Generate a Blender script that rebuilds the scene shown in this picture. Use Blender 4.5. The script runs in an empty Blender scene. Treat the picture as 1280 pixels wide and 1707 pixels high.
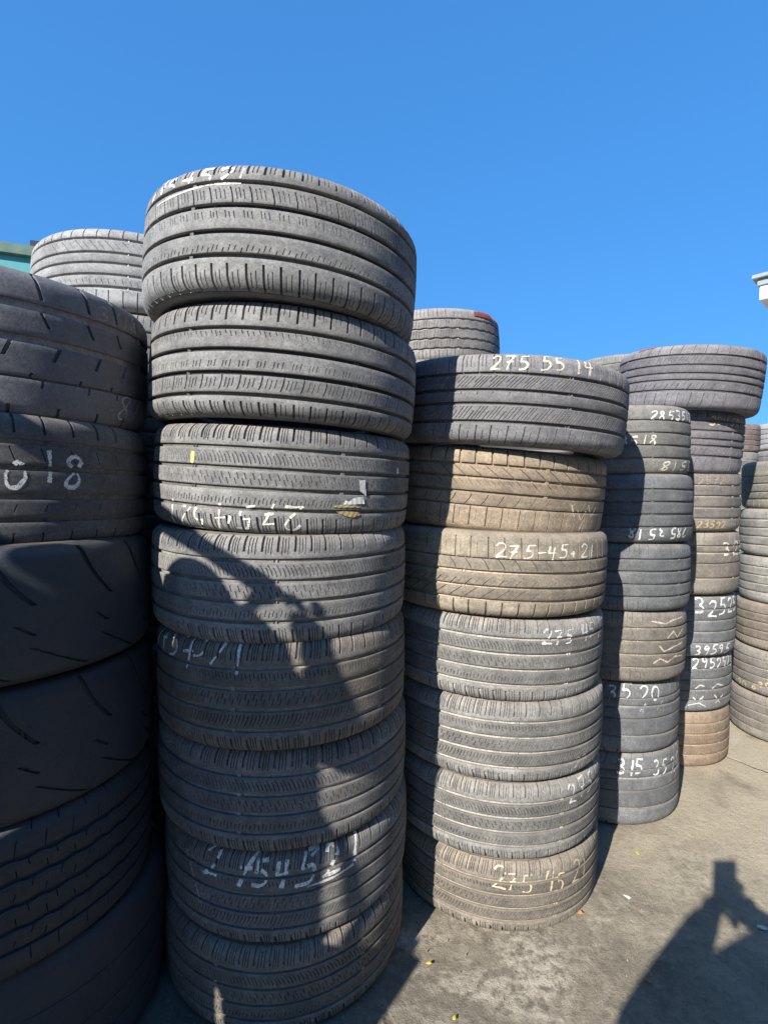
import bpy, math, random
import numpy as np
from mathutils import Vector, Matrix, Quaternion

random.seed(7)
RNG = np.random.default_rng(11)
sc = bpy.context.scene
COL = sc.collection

# ------------------------------------------------------------------ camera
CAM_F, CAM_PITCH, CAM_ROLL, CAM_H = 842.1, 0.02444, 0.01088, 1.240   # focal length in pixels of a 1280x1707 frame
cam_data = bpy.data.cameras.new('camera')
cam_data.sensor_fit = 'VERTICAL'
cam_data.sensor_height = 36.0
cam_data.sensor_width = 27.0
cam_data.lens = CAM_F / 1707.0 * 36.0
cam_data.clip_start = 0.02
cam_data.clip_end = 2000.0
cam = bpy.data.objects.new('camera', cam_data)
COL.objects.link(cam)
cam.matrix_world = (Matrix.Translation((0, 0, CAM_H)) @ Matrix.Rotation(math.pi / 2 - CAM_PITCH, 4, 'X')
                    @ Matrix.Rotation(CAM_ROLL, 4, 'Z'))
sc.camera = cam

# ------------------------------------------------------------------ light
SUN_EL, SUN_AZ = math.radians(31.05), math.radians(34.24)      # azimuth the shadows run to, right of straight ahead
SHADOW_DIR = Vector((math.sin(SUN_AZ) * math.cos(SUN_EL), math.cos(SUN_AZ) * math.cos(SUN_EL), -math.sin(SUN_EL)))
world = bpy.data.worlds.new('World')
sc.world = world
world.use_nodes = True
wn = world.node_tree
for n in list(wn.nodes):
    wn.nodes.remove(n)
w_out = wn.nodes.new('ShaderNodeOutputWorld')
w_bg = wn.nodes.new('ShaderNodeBackground')
w_sky = wn.nodes.new('ShaderNodeTexSky')
w_sky.sky_type = 'NISHITA'
w_sky.sun_disc = False
w_sky.sun_elevation = SUN_EL
w_sky.sun_rotation = math.atan2(-SHADOW_DIR.x, -SHADOW_DIR.y)
w_sky.altitude = 300.0
w_sky.air_density = 1.0
w_sky.dust_density = 0.3
w_sky.ozone_density = 3.0
w_hsv = wn.nodes.new('ShaderNodeHueSaturation')
w_hsv.inputs['Saturation'].default_value = 1.18
w_hsv.inputs['Value'].default_value = 2.75
w_hsv.inputs['Hue'].default_value = 0.518
w_gam = wn.nodes.new('ShaderNodeGamma')                # evens out the whole dome, as the phone's exposure does
w_gam.inputs['Gamma'].default_value = 0.36
wn.links.new(w_sky.outputs[0], w_gam.inputs['Color'])
w_tint = wn.nodes.new('ShaderNodeMix')
w_tint.data_type = 'RGBA'
w_tint.blend_type = 'MULTIPLY'
w_tint.inputs[0].default_value = 1.0
w_tint.inputs[7].default_value = (0.36, 0.71, 1.0, 1)
wn.links.new(w_gam.outputs[0], w_tint.inputs[6])
wn.links.new(w_tint.outputs[2], w_hsv.inputs['Color'])
wn.links.new(w_hsv.outputs[0], w_bg.inputs['Color'])
w_bg.inputs['Strength'].default_value = 0.12
wn.links.new(w_bg.outputs[0], w_out.inputs['Surface'])

sun_data = bpy.data.lights.new('sun', 'SUN')
sun_data.energy = 5.0
sun_data.angle = math.radians(0.53)
sun_data.color = (1.0, 0.94, 0.84)
sun = bpy.data.objects.new('sun', sun_data)
sun.rotation_mode = 'QUATERNION'
sun.rotation_quaternion = SHADOW_DIR.to_track_quat('-Z', 'Y')
sun.location = (-4, -5, 6)
COL.objects.link(sun)

sc.view_settings.view_transform = 'Standard'
sc.view_settings.look = 'None'
sc.view_settings.gamma = 1.0
sc.view_settings.exposure = 0.75
sc.view_settings.use_curve_mapping = False
sc.render.engine = 'CYCLES'
sc.cycles.max_bounces = 6
sc.cycles.transparent_max_bounces = 12


# ------------------------------------------------------------------ helpers
def tag(o, label, category, group=None, kind=None):
    o['label'] = label
    if category:
        o['category'] = category
    if group:
        o['group'] = group
    if kind:
        o['kind'] = kind
    return o


def link(name, mesh, mat=None, parent=None, color=None):
    o = bpy.data.objects.new(name, mesh)
    COL.objects.link(o)
    if mat and mesh is not None and not mesh.materials:
        mesh.materials.append(mat)
    if parent:
        o.parent = parent
    if color:
        o.color = color
    return o


def empty(name, loc=(0, 0, 0), parent=None):
    o = bpy.data.objects.new(name, None)
    o.empty_display_size = 0.1
    COL.objects.link(o)
    o.location = loc
    if parent:
        o.parent = parent
    return o


def np_mesh(name, verts, quads, uv=None, smooth=True, sharp=35):
    """verts (n,3), quads (m,4) index array -> mesh, fast."""
    me = bpy.data.meshes.new(name)
    verts = np.ascontiguousarray(verts, dtype=np.float32)
    quads = np.ascontiguousarray(quads, dtype=np.int32)
    m = len(quads)
    me.vertices.add(len(verts))
    me.vertices.foreach_set('co', verts.ravel())
    me.loops.add(m * 4)
    me.loops.foreach_set('vertex_index', quads.ravel())
    me.polygons.add(m)
    me.polygons.foreach_set('loop_start', np.arange(0, m * 4, 4, dtype=np.int32))
    me.polygons.foreach_set('loop_total', np.full(m, 4, dtype=np.int32))
    me.polygons.foreach_set('use_smooth', np.full(m, smooth))
    if uv is not None:
        lay = me.uv_layers.new(name='UVMap')
        lay.data.foreach_set('uv', np.ascontiguousarray(uv[quads.ravel()], dtype=np.float32).ravel())
    me.update(calc_edges=True)
    if smooth and sharp:
        me.set_sharp_from_angle(angle=math.radians(sharp))
    return me


def grid_quads(nr, nc, cyclic):
    r, c = np.meshgrid(np.arange(nr - 1), np.arange(nc if cyclic else nc - 1), indexing='ij')
    r, c = r.ravel(), c.ravel()
    c2 = (c + 1) % nc
    return np.stack([r * nc + c, r * nc + c2, (r + 1) * nc + c2, (r + 1) * nc + c], 1)


def box_mesh(name, lo, hi, bevel=0.0):
    import bmesh
    bm = bmesh.new()
    bmesh.ops.create_cube(bm, size=1.0)
    for v in bm.verts:
        v.co = Vector([lo[i] + (v.co[i] + .5) * (hi[i] - lo[i]) for i in range(3)])
    if bevel:
        bmesh.ops.bevel(bm, geom=list(bm.edges), offset=bevel, segments=2, affect='EDGES')
    me = bpy.data.meshes.new(name)
    bm.to_mesh(me)
    bm.free()
    return me


def pixel_ray(x, y):
    """direction in the world of a pixel of the 1280x1707 photograph."""
    dx, dy = x - 640.0, y - 853.5
    u = dx * math.cos(CAM_ROLL) + dy * math.sin(CAM_ROLL)
    v = -dx * math.sin(CAM_ROLL) + dy * math.cos(CAM_ROLL)
    zc, yc = CAM_F, -v
    return Vector((u, zc * math.cos(CAM_PITCH) + yc * math.sin(CAM_PITCH),
                   yc * math.cos(CAM_PITCH) - zc * math.sin(CAM_PITCH))) / CAM_F


def ground_point(x, y):
    d = pixel_ray(x, y)
    return Vector((0, 0, CAM_H)) + d * (-CAM_H / d.z)


# ------------------------------------------------------------------ materials
def new_mat(name):
    m = bpy.data.materials.new(name)
    m.use_nodes = True
    nt = m.node_tree
    for n in list(nt.nodes):
        nt.nodes.remove(n)
    out = nt.nodes.new('ShaderNodeOutputMaterial')
    b = nt.nodes.new('ShaderNodeBsdfPrincipled')
    nt.links.new(b.outputs[0], out.inputs['Surface'])
    return m, nt, b, out


class N:
    """tiny node helper"""
    def __init__(self, nt):
        self.nt = nt

    def node(self, t, **kw):
        n = self.nt.nodes.new(t)
        for k, v in kw.items():
            setattr(n, k, v)
        return n

    def set(self, sock, v):
        if isinstance(v, bpy.types.NodeSocket):
            self.nt.links.new(v, sock)
        else:
            sock.default_value = v

    def math(self, op, a, b=0.0, c=0.0, clamp=False):
        n = self.node('ShaderNodeMath', operation=op, use_clamp=clamp)
        self.set(n.inputs[0], a); self.set(n.inputs[1], b); self.set(n.inputs[2], c)
        return n.outputs[0]

    def noise(self, vec, scale, detail=3.0, rough=0.55, dist=0.0):
        n = self.node('ShaderNodeTexNoise')
        self.set(n.inputs['Vector'], vec)
        n.inputs['Scale'].default_value = scale
        n.inputs['Detail'].default_value = detail
        n.inputs['Roughness'].default_value = rough
        n.inputs['Distortion'].default_value = dist
        return n.outputs[0]

    def ramp(self, fac, stops):
        n = self.node('ShaderNodeMapRange')
        (a, va), (b, vb) = stops
        n.clamp = True
        self.set(n.inputs[0], fac)
        n.inputs[1].default_value = a; n.inputs[2].default_value = b
        n.inputs[3].default_value = va; n.inputs[4].default_value = vb
        return n.outputs[0]

    def mix(self, fac, a, b, blend='MIX'):
        n = self.node('ShaderNodeMix', data_type='RGBA', blend_type=blend)
        self.set(n.inputs[0], fac); self.set(n.inputs[6], a); self.set(n.inputs[7], b)
        return n.outputs[2]

    def vmul(self, vec, s):
        n = self.node('ShaderNodeVectorMath', operation='MULTIPLY')
        self.set(n.inputs[0], vec); n.inputs[1].default_value = s
        return n.outputs[0]

    def vadd(self, a, b):
        n = self.node('ShaderNodeVectorMath', operation='ADD')
        self.set(n.inputs[0], a); self.set(n.inputs[1], b)
        return n.outputs[0]

    def bump(self, height, strength, dist, normal=None):
        n = self.node('ShaderNodeBump')
        n.inputs['Strength'].default_value = strength
        n.inputs['Distance'].default_value = dist
        self.set(n.inputs['Height'], height)
        if normal is not None:
            self.set(n.inputs['Normal'], normal)
        return n.outputs[0]


def make_rubber(name, gloss, mud_amount=1.0, spec=0.36, black=(0.017, 0.018, 0.021, 1)):
    m, nt, b, out = new_mat(name)
    k = N(nt)
    oi = k.node('ShaderNodeObjectInfo')
    tc = k.node('ShaderNodeTexCoord')
    off = k.node('ShaderNodeCombineXYZ')
    k.set(off.inputs[0], k.math('MULTIPLY', oi.outputs['Random'], 37.0))
    k.set(off.inputs[1], k.math('MULTIPLY', oi.outputs['Random'], 91.0))
    pos = k.vadd(tc.outputs['Object'], off.outputs[0])
    uv = k.vadd(tc.outputs['UV'], off.outputs[0])
    big = k.noise(pos, 5.0, 4.0, 0.6)
    blot = k.noise(pos, 23.0, 5.0, 0.65)
    grain = k.noise(pos, 260.0, 4.0, 0.7)
    scuff = k.noise(k.vmul(uv, (5.0, 70.0, 1.0)), 1.0, 4.0, 0.6)
    cross = k.noise(k.vmul(uv, (190.0, 10.0, 1.0)), 1.0, 3.0, 0.6)
    f = k.math('MULTIPLY', k.ramp(big, ((.30, .72), (.72, 1.22))), k.ramp(blot, ((.28, .70), (.72, 1.25))))
    f = k.math('MULTIPLY', f, k.ramp(scuff, ((.25, .84), (.75, 1.15))))
    f = k.math('MULTIPLY', f, k.ramp(cross, ((.25, .95), (.75, 1.05))))
    f = k.math('MULTIPLY', f, k.ramp(grain, ((.3, .60), (.7, 1.36))))
    f = k.math('MULTIPLY', f, k.ramp(k.noise(pos, 110.0, 4.0, 0.7), ((.3, .74), (.7, 1.24))))
    f = k.math('MULTIPLY', f, oi.outputs['Alpha'], clamp=True)
    col = k.mix(f, black, oi.outputs['Color'])
    # rust coloured mud spots
    mud = k.math('MULTIPLY', k.ramp(k.noise(pos, 9.0, 5.0, 0.7), ((.60, 0.0), (.74, .30 * mud_amount))), oi.outputs['Alpha'], clamp=True)
    col = k.mix(mud, col, (0.20, 0.135, 0.085, 1))
    geo = k.node('ShaderNodeNewGeometry')
    sep = k.node('ShaderNodeSeparateXYZ')
    k.set(sep.inputs[0], geo.outputs['Normal'])
    settle = k.math('MULTIPLY', k.ramp(sep.outputs[2], ((.25, 0.0), (.85, .75 * (0.3 + 0.7 * mud_amount)))), k.ramp(blot, ((.3, .35), (.65, 1.0))))
    settle = k.math('MULTIPLY', settle, oi.outputs['Alpha'], clamp=True)
    col = k.mix(settle, col, (0.36, 0.295, 0.235, 1))
    k.set(b.inputs['Base Color'], col)
    k.set(b.inputs['Roughness'], k.ramp(f, ((0.0, gloss), (0.7, 0.86))))
    b.inputs['Specular IOR Level'].default_value = spec
    h = k.math('ADD', k.math('MULTIPLY', grain, 0.6), k.math('MULTIPLY', scuff, 0.25))
    k.set(b.inputs['Normal'], k.bump(h, 0.5, 0.0012))
    return m


RUBBER = make_rubber('tyre_rubber', 0.60)
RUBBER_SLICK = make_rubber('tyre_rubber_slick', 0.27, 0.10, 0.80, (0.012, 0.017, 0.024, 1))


def make_chalk():
    m, nt, b, out = new_mat('chalk')
    k = N(nt)
    oi = k.node('ShaderNodeObjectInfo')
    tc = k.node('ShaderNodeTexCoord')
    k.set(b.inputs['Base Color'], oi.outputs['Color'])
    b.inputs['Roughness'].default_value = 0.95
    b.inputs['Specular IOR Level'].default_value = 0.1
    n1 = k.noise(tc.outputs['Object'], 420.0, 3.0, 0.7)
    n2 = k.noise(tc.outputs['Object'], 60.0, 2.0, 0.5)
    a = k.math('MULTIPLY', k.ramp(n1, ((.34, 0.18), (.52, 1.0))), k.ramp(n2, ((.28, .45), (.48, 1.0))))
    a = k.math('MULTIPLY', a, oi.outputs['Alpha'], clamp=True)
    tr = k.node('ShaderNodeBsdfTransparent')
    mx = k.node('ShaderNodeMixShader')
    k.set(mx.inputs[0], a)
    nt.links.new(tr.outputs[0], mx.inputs[1])
    nt.links.new(b.outputs[0], mx.inputs[2])
    nt.links.new(mx.outputs[0], out.inputs['Surface'])
    return m


CHALK = make_chalk()


def simple_mat(name, col, rough=0.7, noise_scale=30.0, amount=0.25, bump=0.0, spec=0.3, metal=0.0):
    m, nt, b, out = new_mat(name)
    k = N(nt)
    tc = k.node('ShaderNodeTexCoord')
    n1 = k.noise(tc.outputs['Object'], noise_scale, 5.0, 0.6)
    d = tuple(c * (1 - amount) for c in col) + (1,)
    l = tuple(min(1, c * (1 + amount)) for c in col) + (1,)
    k.set(b.inputs['Base Color'], k.mix(k.ramp(n1, ((.3, 0.0), (.7, 1.0))), d, l))
    b.inputs['Roughness'].default_value = rough
    b.inputs['Specular IOR Level'].default_value = spec
    b.inputs['Metallic'].default_value = metal
    if bump:
        k.set(b.inputs['Normal'], k.bump(n1, bump, 0.01))
    return m


def make_ground_mat():
    m, nt, b, out = new_mat('concrete_ground')
    k = N(nt)
    tc = k.node('ShaderNodeTexCoord')
    p = tc.outputs['Object']
    big = k.noise(p, 0.9, 5.0, 0.6, 0.4)
    mid = k.noise(p, 4.2, 6.0, 0.65, 0.5)
    fine = k.noise(p, 34.0, 6.0, 0.7)
    grit = k.noise(p, 210.0, 4.0, 0.75)
    fleck = k.noise(p, 88.0, 5.0, 0.75)
    col = k.mix(k.ramp(mid, ((.33, 0.0), (.68, 1.0))), (0.190, 0.163, 0.122, 1), (0.345, 0.300, 0.228, 1))
    col = k.mix(k.ramp(big, ((.42, 0.0), (.62, .55))), col, (0.270, 0.232, 0.176, 1))
    col = k.mix(k.ramp(fine, ((.30, .62), (.50, 0.0))), col, (0.095, 0.082, 0.062, 1))
    col = k.mix(k.ramp(fine, ((.58, 0.0), (.76, .75))), col, (0.48, 0.425, 0.33, 1))
    # rubber grime trodden in around the feet of the stacks
    sx = k.node('ShaderNodeSeparateXYZ')
    k.set(sx.inputs[0], p)
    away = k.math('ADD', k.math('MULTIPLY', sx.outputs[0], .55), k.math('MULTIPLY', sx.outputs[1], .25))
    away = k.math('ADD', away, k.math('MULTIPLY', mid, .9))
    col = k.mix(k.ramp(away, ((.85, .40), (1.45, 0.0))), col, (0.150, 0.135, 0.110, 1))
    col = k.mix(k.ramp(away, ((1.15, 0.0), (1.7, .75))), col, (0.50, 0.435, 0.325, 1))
    # oil stains
    oil = k.noise(k.vadd(p, (3.1, 7.7, 0)), 2.1, 4.0, 0.55, 0.8)
    col = k.mix(k.ramp(oil, ((.60, 0.0), (.70, .55))), col, (0.085, 0.078, 0.068, 1))
    # pale crust
    crust = k.math('MULTIPLY', k.ramp(k.noise(k.vadd(p, (9.3, 1.2, 0)), 1.6, 5.0, 0.7, 0.6), ((.56, 0.0), (.66, 1.0))),
                   k.ramp(fine, ((.42, 0.0), (.58, .75))))
    col = k.mix(crust, col, (0.54, 0.49, 0.40, 1))
    # hairline cracks
    vo = k.node('ShaderNodeTexVoronoi', feature='DISTANCE_TO_EDGE')
    warp = k.node('ShaderNodeTexNoise')
    k.set(warp.inputs['Vector'], p)
    warp.inputs['Scale'].default_value = 3.0
    warp.inputs['Detail'].default_value = 5.0
    k.set(vo.inputs['Vector'], k.vadd(p, k.vmul(warp.outputs[1], (.35, .35, .35))))
    vo.inputs['Scale'].default_value = 0.55
    crack = k.ramp(vo.outputs[0], ((0.002, 1.0), (0.007, 0.0)))
    col = k.mix(k.math('MULTIPLY', crack, k.ramp(mid, ((.42, 0.0), (.55, .8)))), col, (0.06, 0.055, 0.05, 1))
    col = k.mix(k.ramp(grit, ((.30, .45), (.42, 0.0))), col, (0.10, 0.092, 0.08, 1))
    col = k.mix(k.ramp(grit, ((.62, 0.0), (.74, .5))), col, (0.50, 0.46, 0.40, 1))
    col = k.mix(k.ramp(fleck, ((.30, .60), (.44, 0.0))), col, (0.085, 0.075, 0.06, 1))
    col = k.mix(k.ramp(fleck, ((.58, 0.0), (.72, .55))), col, (0.54, 0.48, 0.38, 1))
    k.set(b.inputs['Base Color'], col)
    b.inputs['Roughness'].default_value = 0.88
    b.inputs['Specular IOR Level'].default_value = 0.25
    h = k.math('ADD', k.math('MULTIPLY', fine, 0.8), k.math('MULTIPLY', grit, 0.35))
    h = k.math('SUBTRACT', h, k.math('MULTIPLY', crack, 0.5))
    k.set(b.inputs['Normal'], k.bump(h, 0.8, 0.010))
    return m


# ------------------------------------------------------------------ ground
def ground_relief(x, y):
    z = np.zeros_like(x)
    for i in range(26):
        kx, ky = RNG.normal(0, 1, 2) * (1.5 + i * 0.9)
        z += np.sin(kx * x + ky * y + RNG.uniform(0, 6.28)) * 0.0035 / (1 + i * 0.35)
    return z


def build_ground():
    ax = np.concatenate([[-400, -120, -40, -15, -8, -5], np.linspace(-3.5, 5, 171), [7, 11, 20, 45, 120, 400]])
    ay = np.concatenate([[-400, -120, -40, -15, -7], np.linspace(-3.5, 6, 171), [8, 12, 20, 45, 120, 400]])
    X, Y = np.meshgrid(ax, ay)
    Z = ground_relief(X, Y)
    fade = np.clip((6 - np.hypot(X - .6, Y - 1.5)) / 3, 0, 1)
    Z = Z * fade - 0.004
    V = np.stack([X.ravel(), Y.ravel(), Z.ravel()], 1)
    me = np_mesh('ground', V, grid_quads(len(ay), len(ax), False), sharp=0)
    g = link('ground', me, make_ground_mat())
    g['kind'] = 'structure'
    g['label'] = 'worn beige concrete yard floor with stains and grit'
    return g


build_ground()

# ------------------------------------------------------------------ tyre geometry
R0, W0 = 0.345, 0.245          # design radius and section width; every tyre scales these


def build_profile():
    hw = W0 / 2
    arc_r = 0.030
    s1 = hw - 0.0285
    pts = []
    for x in np.linspace(0, s1, 40):
        pts.append((x, R0 - 0.0035 * (x / s1) ** 2))
    cx, cr = pts[-1][0], pts[-1][1] - arc_r
    a0 = math.atan2(0.007, s1)
    for a in np.linspace(a0, math.radians(78), 40)[1:]:
        pts.append((cx + arc_r * math.sin(a) - arc_r * math.sin(a0), cr + arc_r * math.cos(a) + arc_r * (1 - math.cos(a0))))
    p = np.array(pts)
    s = np.concatenate([[0], np.cumsum(np.hypot(*np.diff(p, axis=0).T))])
    s = np.concatenate([-s[:0:-1], s])
    v = np.concatenate([-p[:0:-1, 0], p[:, 0]])
    r = np.concatenate([p[:0:-1, 1], p[:, 1]])
    nv = -np.gradient(r, s)
    nr = np.gradient(v, s)
    ln = np.hypot(nv, nr)
    return s, v, r, nv / ln, nr / ln


PS, PV, PR, PNV, PNR = build_profile()
SMAX = PS[-1]


def prof(s, depth):
    """profile point at arc position s pushed in by depth -> (z, radius)"""
    s = np.asarray(s, float)
    v = np.interp(s, PS, PV) - depth * np.interp(s, PS, PNV)
    r = np.interp(s, PS, PR) - depth * np.interp(s, PS, PNR)
    return v + W0 / 2, r


class Rib:
    def __init__(self, s0, s1, feats=(), P=60, slant=None, zig=0.0, depth=0.007, d0=None, d1=None):
        self.s0, self.s1, self.feats, self.P = s0, s1, list(feats), P
        self.slant = slant or (lambda t: 0.0 * np.asarray(t, float))
        self.zig, self.depth = zig, depth
        self.d0 = depth if d0 is None else d0
        self.d1 = depth if d1 is None else d1
        self.starts = None

    def flipped(self):
        f = [(o, w, d, 1 - t1, 1 - t0) for (o, w, d, t0, t1) in self.feats]
        sl = self.slant
        return Rib(-self.s1, -self.s0, f, self.P, (lambda t: sl(1 - np.asarray(t, float))), self.zig, self.depth, self.d1, self.d0)

    def mesh(self, name):
        L = 2 * math.pi * R0
        lens = 1 + 0.13 * np.sin(np.arange(self.P) * 2.399) + RNG.uniform(-.03, .03, self.P)
        lens = lens / lens.sum() * L
        st = np.concatenate([[0], np.cumsum(lens)])
        self.starts = st
        cols, feat_of, zigs = [], [], []
        nmid = max(1, int(round(L / self.P / 0.016)))
        e = 0.00035
        for i in range(self.P):
            b, ln = st[i], lens[i]
            loc = []
            for fi, (o, w, d, t0, t1) in enumerate(self.feats):
                c = o * ln
                if w > 0.0022:
                    loc += [(c - w / 2 - e, -1), (c - w / 2 + e, fi), (c + w / 2 - e, fi), (c + w / 2 + e, -1)]
                else:
                    loc += [(c - w / 2 - e, -1), (c, fi), (c + w / 2 + e, -1)]
            for j in range(nmid):
                x = (j + 0.5) / nmid * ln
                if all(abs(x - o * ln) > w * 0.5 + 0.002 for (o, w, d, a, c_) in self.feats):
                    loc.append((x, -1))
            loc.sort()
            for x, fi in loc:
                cols.append(b + x); feat_of.append(fi); zigs.append(1 if (x / ln) % 1 < 0.5 else -1)
        cols = np.array(cols); feat_of = np.array(feat_of); zigs = np.array(zigs)
        W = self.s1 - self.s0
        ts = [0.0, 0.0012 / W, 1 - 0.0012 / W, 1.0]
        ts += list(np.linspace(0, 1, max(3, int(W / 0.007)))[1:-1])
        for (o, w, d, t0, t1) in self.feats:
            for t, sg in ((t0, 1), (t1, -1)):
                if 0.0 < t < 1.0:
                    ts += [t, t + sg * 0.0008 / W]
        ts = sorted(set(round(t, 5) for t in ts if 0 <= t <= 1))
        rows = [(0.0, self.d0)] + [(t, 0.0) for t in ts] + [(1.0, self.d1)]
        nr, nc = len(rows), len(cols)
        T = np.array([r[0] for r in rows]); DB = np.array([r[1] for r in rows])
        edge = (T < 1e-6) | (T > 1 - 1e-6)
        D = np.repeat(DB[:, None], nc, 1)
        D[edge] += 0.0009 * (DB[edge] == 0)[:, None]
        for fi, (o, w, d, t0, t1) in enumerate(self.feats):
            lo, hi = t0 + 0.0004 / W, t1 - 0.0004 / W
            if t0 <= 0: lo = -1
            if t1 >= 1: hi = 2
            inr = (T > lo) & (T < hi)
            msk = inr[:, None] & (feat_of == fi)[None, :]
            D = np.where(msk, np.maximum(D, d), D)
        S = (self.s0 + T * W)[:, None] + np.zeros((1, nc))
        if self.zig:
            S = S + self.zig * zigs[None, :]
        z, r = prof(S, D)
        ang = (cols[None, :] + self.slant(T)[:, None]) / R0
        V = np.stack([r * np.cos(ang), r * np.sin(ang), z], 2).reshape(-1, 3)
        UV = np.stack([np.repeat(cols[None, :], nr, 0), S], 2).reshape(-1, 2)
        return np_mesh(name, V, grid_quads(nr, nc, True), UV, True, 38)

    def void(self, u, s):
        t = (s - self.s0) / (self.s1 - self.s0)
        x = (u - float(self.slant(t))) % (2 * math.pi * R0)
        i = int(np.searchsorted(self.starts, x, side='right')) - 1
        i = max(0, min(self.P - 1, i))
        ln = self.starts[i + 1] - self.starts[i]
        for (o, w, d, t0, t1) in self.feats:
            if w >= 0.0035 and t0 <= t <= t1 and abs(x - self.starts[i] - o * ln) < w / 2:
                return True
        return False


def revolve(name, zr, nseg=120, s_uv=None):
    zr = np.array(zr, float)
    a = np.arange(nseg) * 2 * math.pi / nseg
    V = np.stack([zr[:, 1:2] * np.cos(a), zr[:, 1:2] * np.sin(a), np.repeat(zr[:, 0:1], nseg, 1)], 2).reshape(-1, 3)
    l = np.concatenate([[0], np.cumsum(np.hypot(*np.diff(zr, axis=0).T))])
    UV = np.stack([np.repeat((a * R0)[None, :], len(zr), 0), np.repeat(l[:, None], nseg, 1)], 2).reshape(-1, 2)
    return np_mesh(name, V, grid_quads(len(zr), nseg, True), UV, True, 50)


def sidewall_profile():
    z0, r0 = prof([SMAX], 0.0)
    zt, rt = float(z0[0]), float(r0[0])
    off = W0 / 2
    half = zt - off
    q = [(half, rt), (half + .0012, rt - .004), (half + .0005, rt - .007), (half + .0022, rt - .012), (half + .0025, rt - .022),
         (half + .0018, rt - .0235), (half + .0012, rt - .040), (half - .002, rt - .052), (half - .0008, rt - .054),
         (half - .006, rt - .070), (half - .012, rt - .081), (half - .022, rt - .086), (half - .030, rt - .082),
         (half - .026, rt - .060), (half - .020, rt - .035), (half - .020, rt - .012), (half - .030, rt + .006)]
    return q


SIDE = sidewall_profile()
ME_SIDE_TOP = revolve('sidewall_mesh', [(W0 / 2 + z, r) for z, r in SIDE][::1])
ME_SIDE_BOT = revolve('sidewall_mesh_low', [(W0 / 2 - z, r) for z, r in SIDE][::-1])
_zl, _rl = SIDE[-1]
ME_LINER = revolve('inner_liner_mesh', [(W0 / 2 + z, r) for z, r in
                   [(-_zl, _rl), (-_zl + .02, _rl + .008), (-.03, _rl + .012), (.03, _rl + .012), (_zl - .02, _rl + .008), (_zl, _rl)]], 96)


def base_band(name, depth, wear_deg):
    """floor of the tread grooves, with raised tread wear bars."""
    cols, raised = [], []
    for i in range(150):
        cols.append(i * 2.4); raised.append(0)
    for a in wear_deg:
        for d, up in ((-0.9, 0), (-0.75, 1), (0.75, 1), (0.9, 0)):
            cols.append((a + d) % 360); raised.append(up)
    o = np.argsort(cols)
    cols = np.radians(np.array(cols)[o]); raised = np.array(raised)[o]
    S = np.linspace(-SMAX + .0005, SMAX - .0005, 34)
    D = np.where(raised[None, :] > 0, depth * 0.45, depth) + np.zeros((len(S), 1))
    D[0] = D[-1] = 0.004
    z, r = prof(S[:, None] + np.zeros((1, len(cols))), D)
    V = np.stack([r * np.cos(cols), r * np.sin(cols), z], 2).reshape(-1, 3)
    UV = np.stack([np.repeat((cols * R0)[None, :], len(S), 0), np.repeat(S[:, None], len(cols), 1)], 2).reshape(-1, 2)
    return np_mesh(name, V, grid_quads(len(S), len(cols), True), UV, True, 30)


def lin(k):
    return lambda t: k * (np.asarray(t, float) - 0.5)


def curve(k, p=2.0):
    return lambda t: k * np.asarray(t, float) ** p


E_ = SMAX - 0.0004


def edges(gs):
    """groove list [(centre, width)] low to high -> rib spans"""
    out = []
    lo = -E_
    for c, w in gs:
        out.append((lo, c - w / 2)); lo = c + w / 2
    out.append((lo, E_))
    return out


def design_A():
    sp = edges([(-.060, .0095), (-.015, .0100), (.034, .0100), (.079, .0092)])
    return [Rib(*sp[0], [(.25, .0046, .0075, .02, .84), (.52, .0017, .004, .15, .60), (.80, .0017, .004, .15, .66)], 60, lin(-.004), d0=.003, depth=.0095),
            Rib(*sp[1], [(.2, .0020, .004, -.1, .25), (.5, .0018, .0030, .05, .42), (.8, .0018, .0030, .1, .38)], 60, lin(.012), depth=.0095),
            Rib(*sp[2], [(.15, .0018, .0030, .48, .86), (.35, .0018, .0030, .50, .80), (.60, .0018, .0030, .44, .84)], 60, lin(-.008), depth=.0095),
            Rib(*sp[3], [(.2, .0026, .005, -.1, .86), (.45, .0018, .0030, .15, .75), (.65, .0018, .0030, .2, .8), (.85, .0018, .0030, .15, .7)], 50, curve(-.010), depth=.0095),
            Rib(*sp[4], [(.25, .0046, .0075, .20, .99), (.55, .0017, .004, .25, .8), (.80, .0017, .004, .25, .8)], 60, lin(.003), d1=.003, depth=.0095)]


def design_B():
    sp = edges([(-.066, .0088), (-.021, .0092), (.024, .0092), (.069, .0088)])
    return [Rib(*sp[0], [(.2, .0048, .0075, .02, .80), (.45, .0018, .004, .1, .86), (.62, .0018, .004, .1, .8), (.80, .0018, .004, .1, .86)], 60, lin(-.008), d0=.003, depth=.0066),
            Rib(*sp[1], [(.25, .0019, .0032, .12, .48), (.75, .0019, .0032, .2, .60)], 120, curve(.010), depth=.0066),
            Rib(*sp[2], [(.25, .0019, .0032, .10, .52), (.75, .0019, .0032, .42, .85)], 120, lin(-.012), depth=.0066),
            Rib(*sp[3], [(.25, .0019, .0034, .12, .70), (.75, .0019, .0034, .18, .85)], 120, curve(-.016), depth=.0066),
            Rib(*sp[4], [(.2, .0048, .0075, .24, .99), (.45, .0018, .004, .14, .86), (.62, .0018, .004, .2, .8), (.80, .0018, .004, .14, .86)], 60, lin(.005), d1=.003, depth=.0066)]


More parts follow.
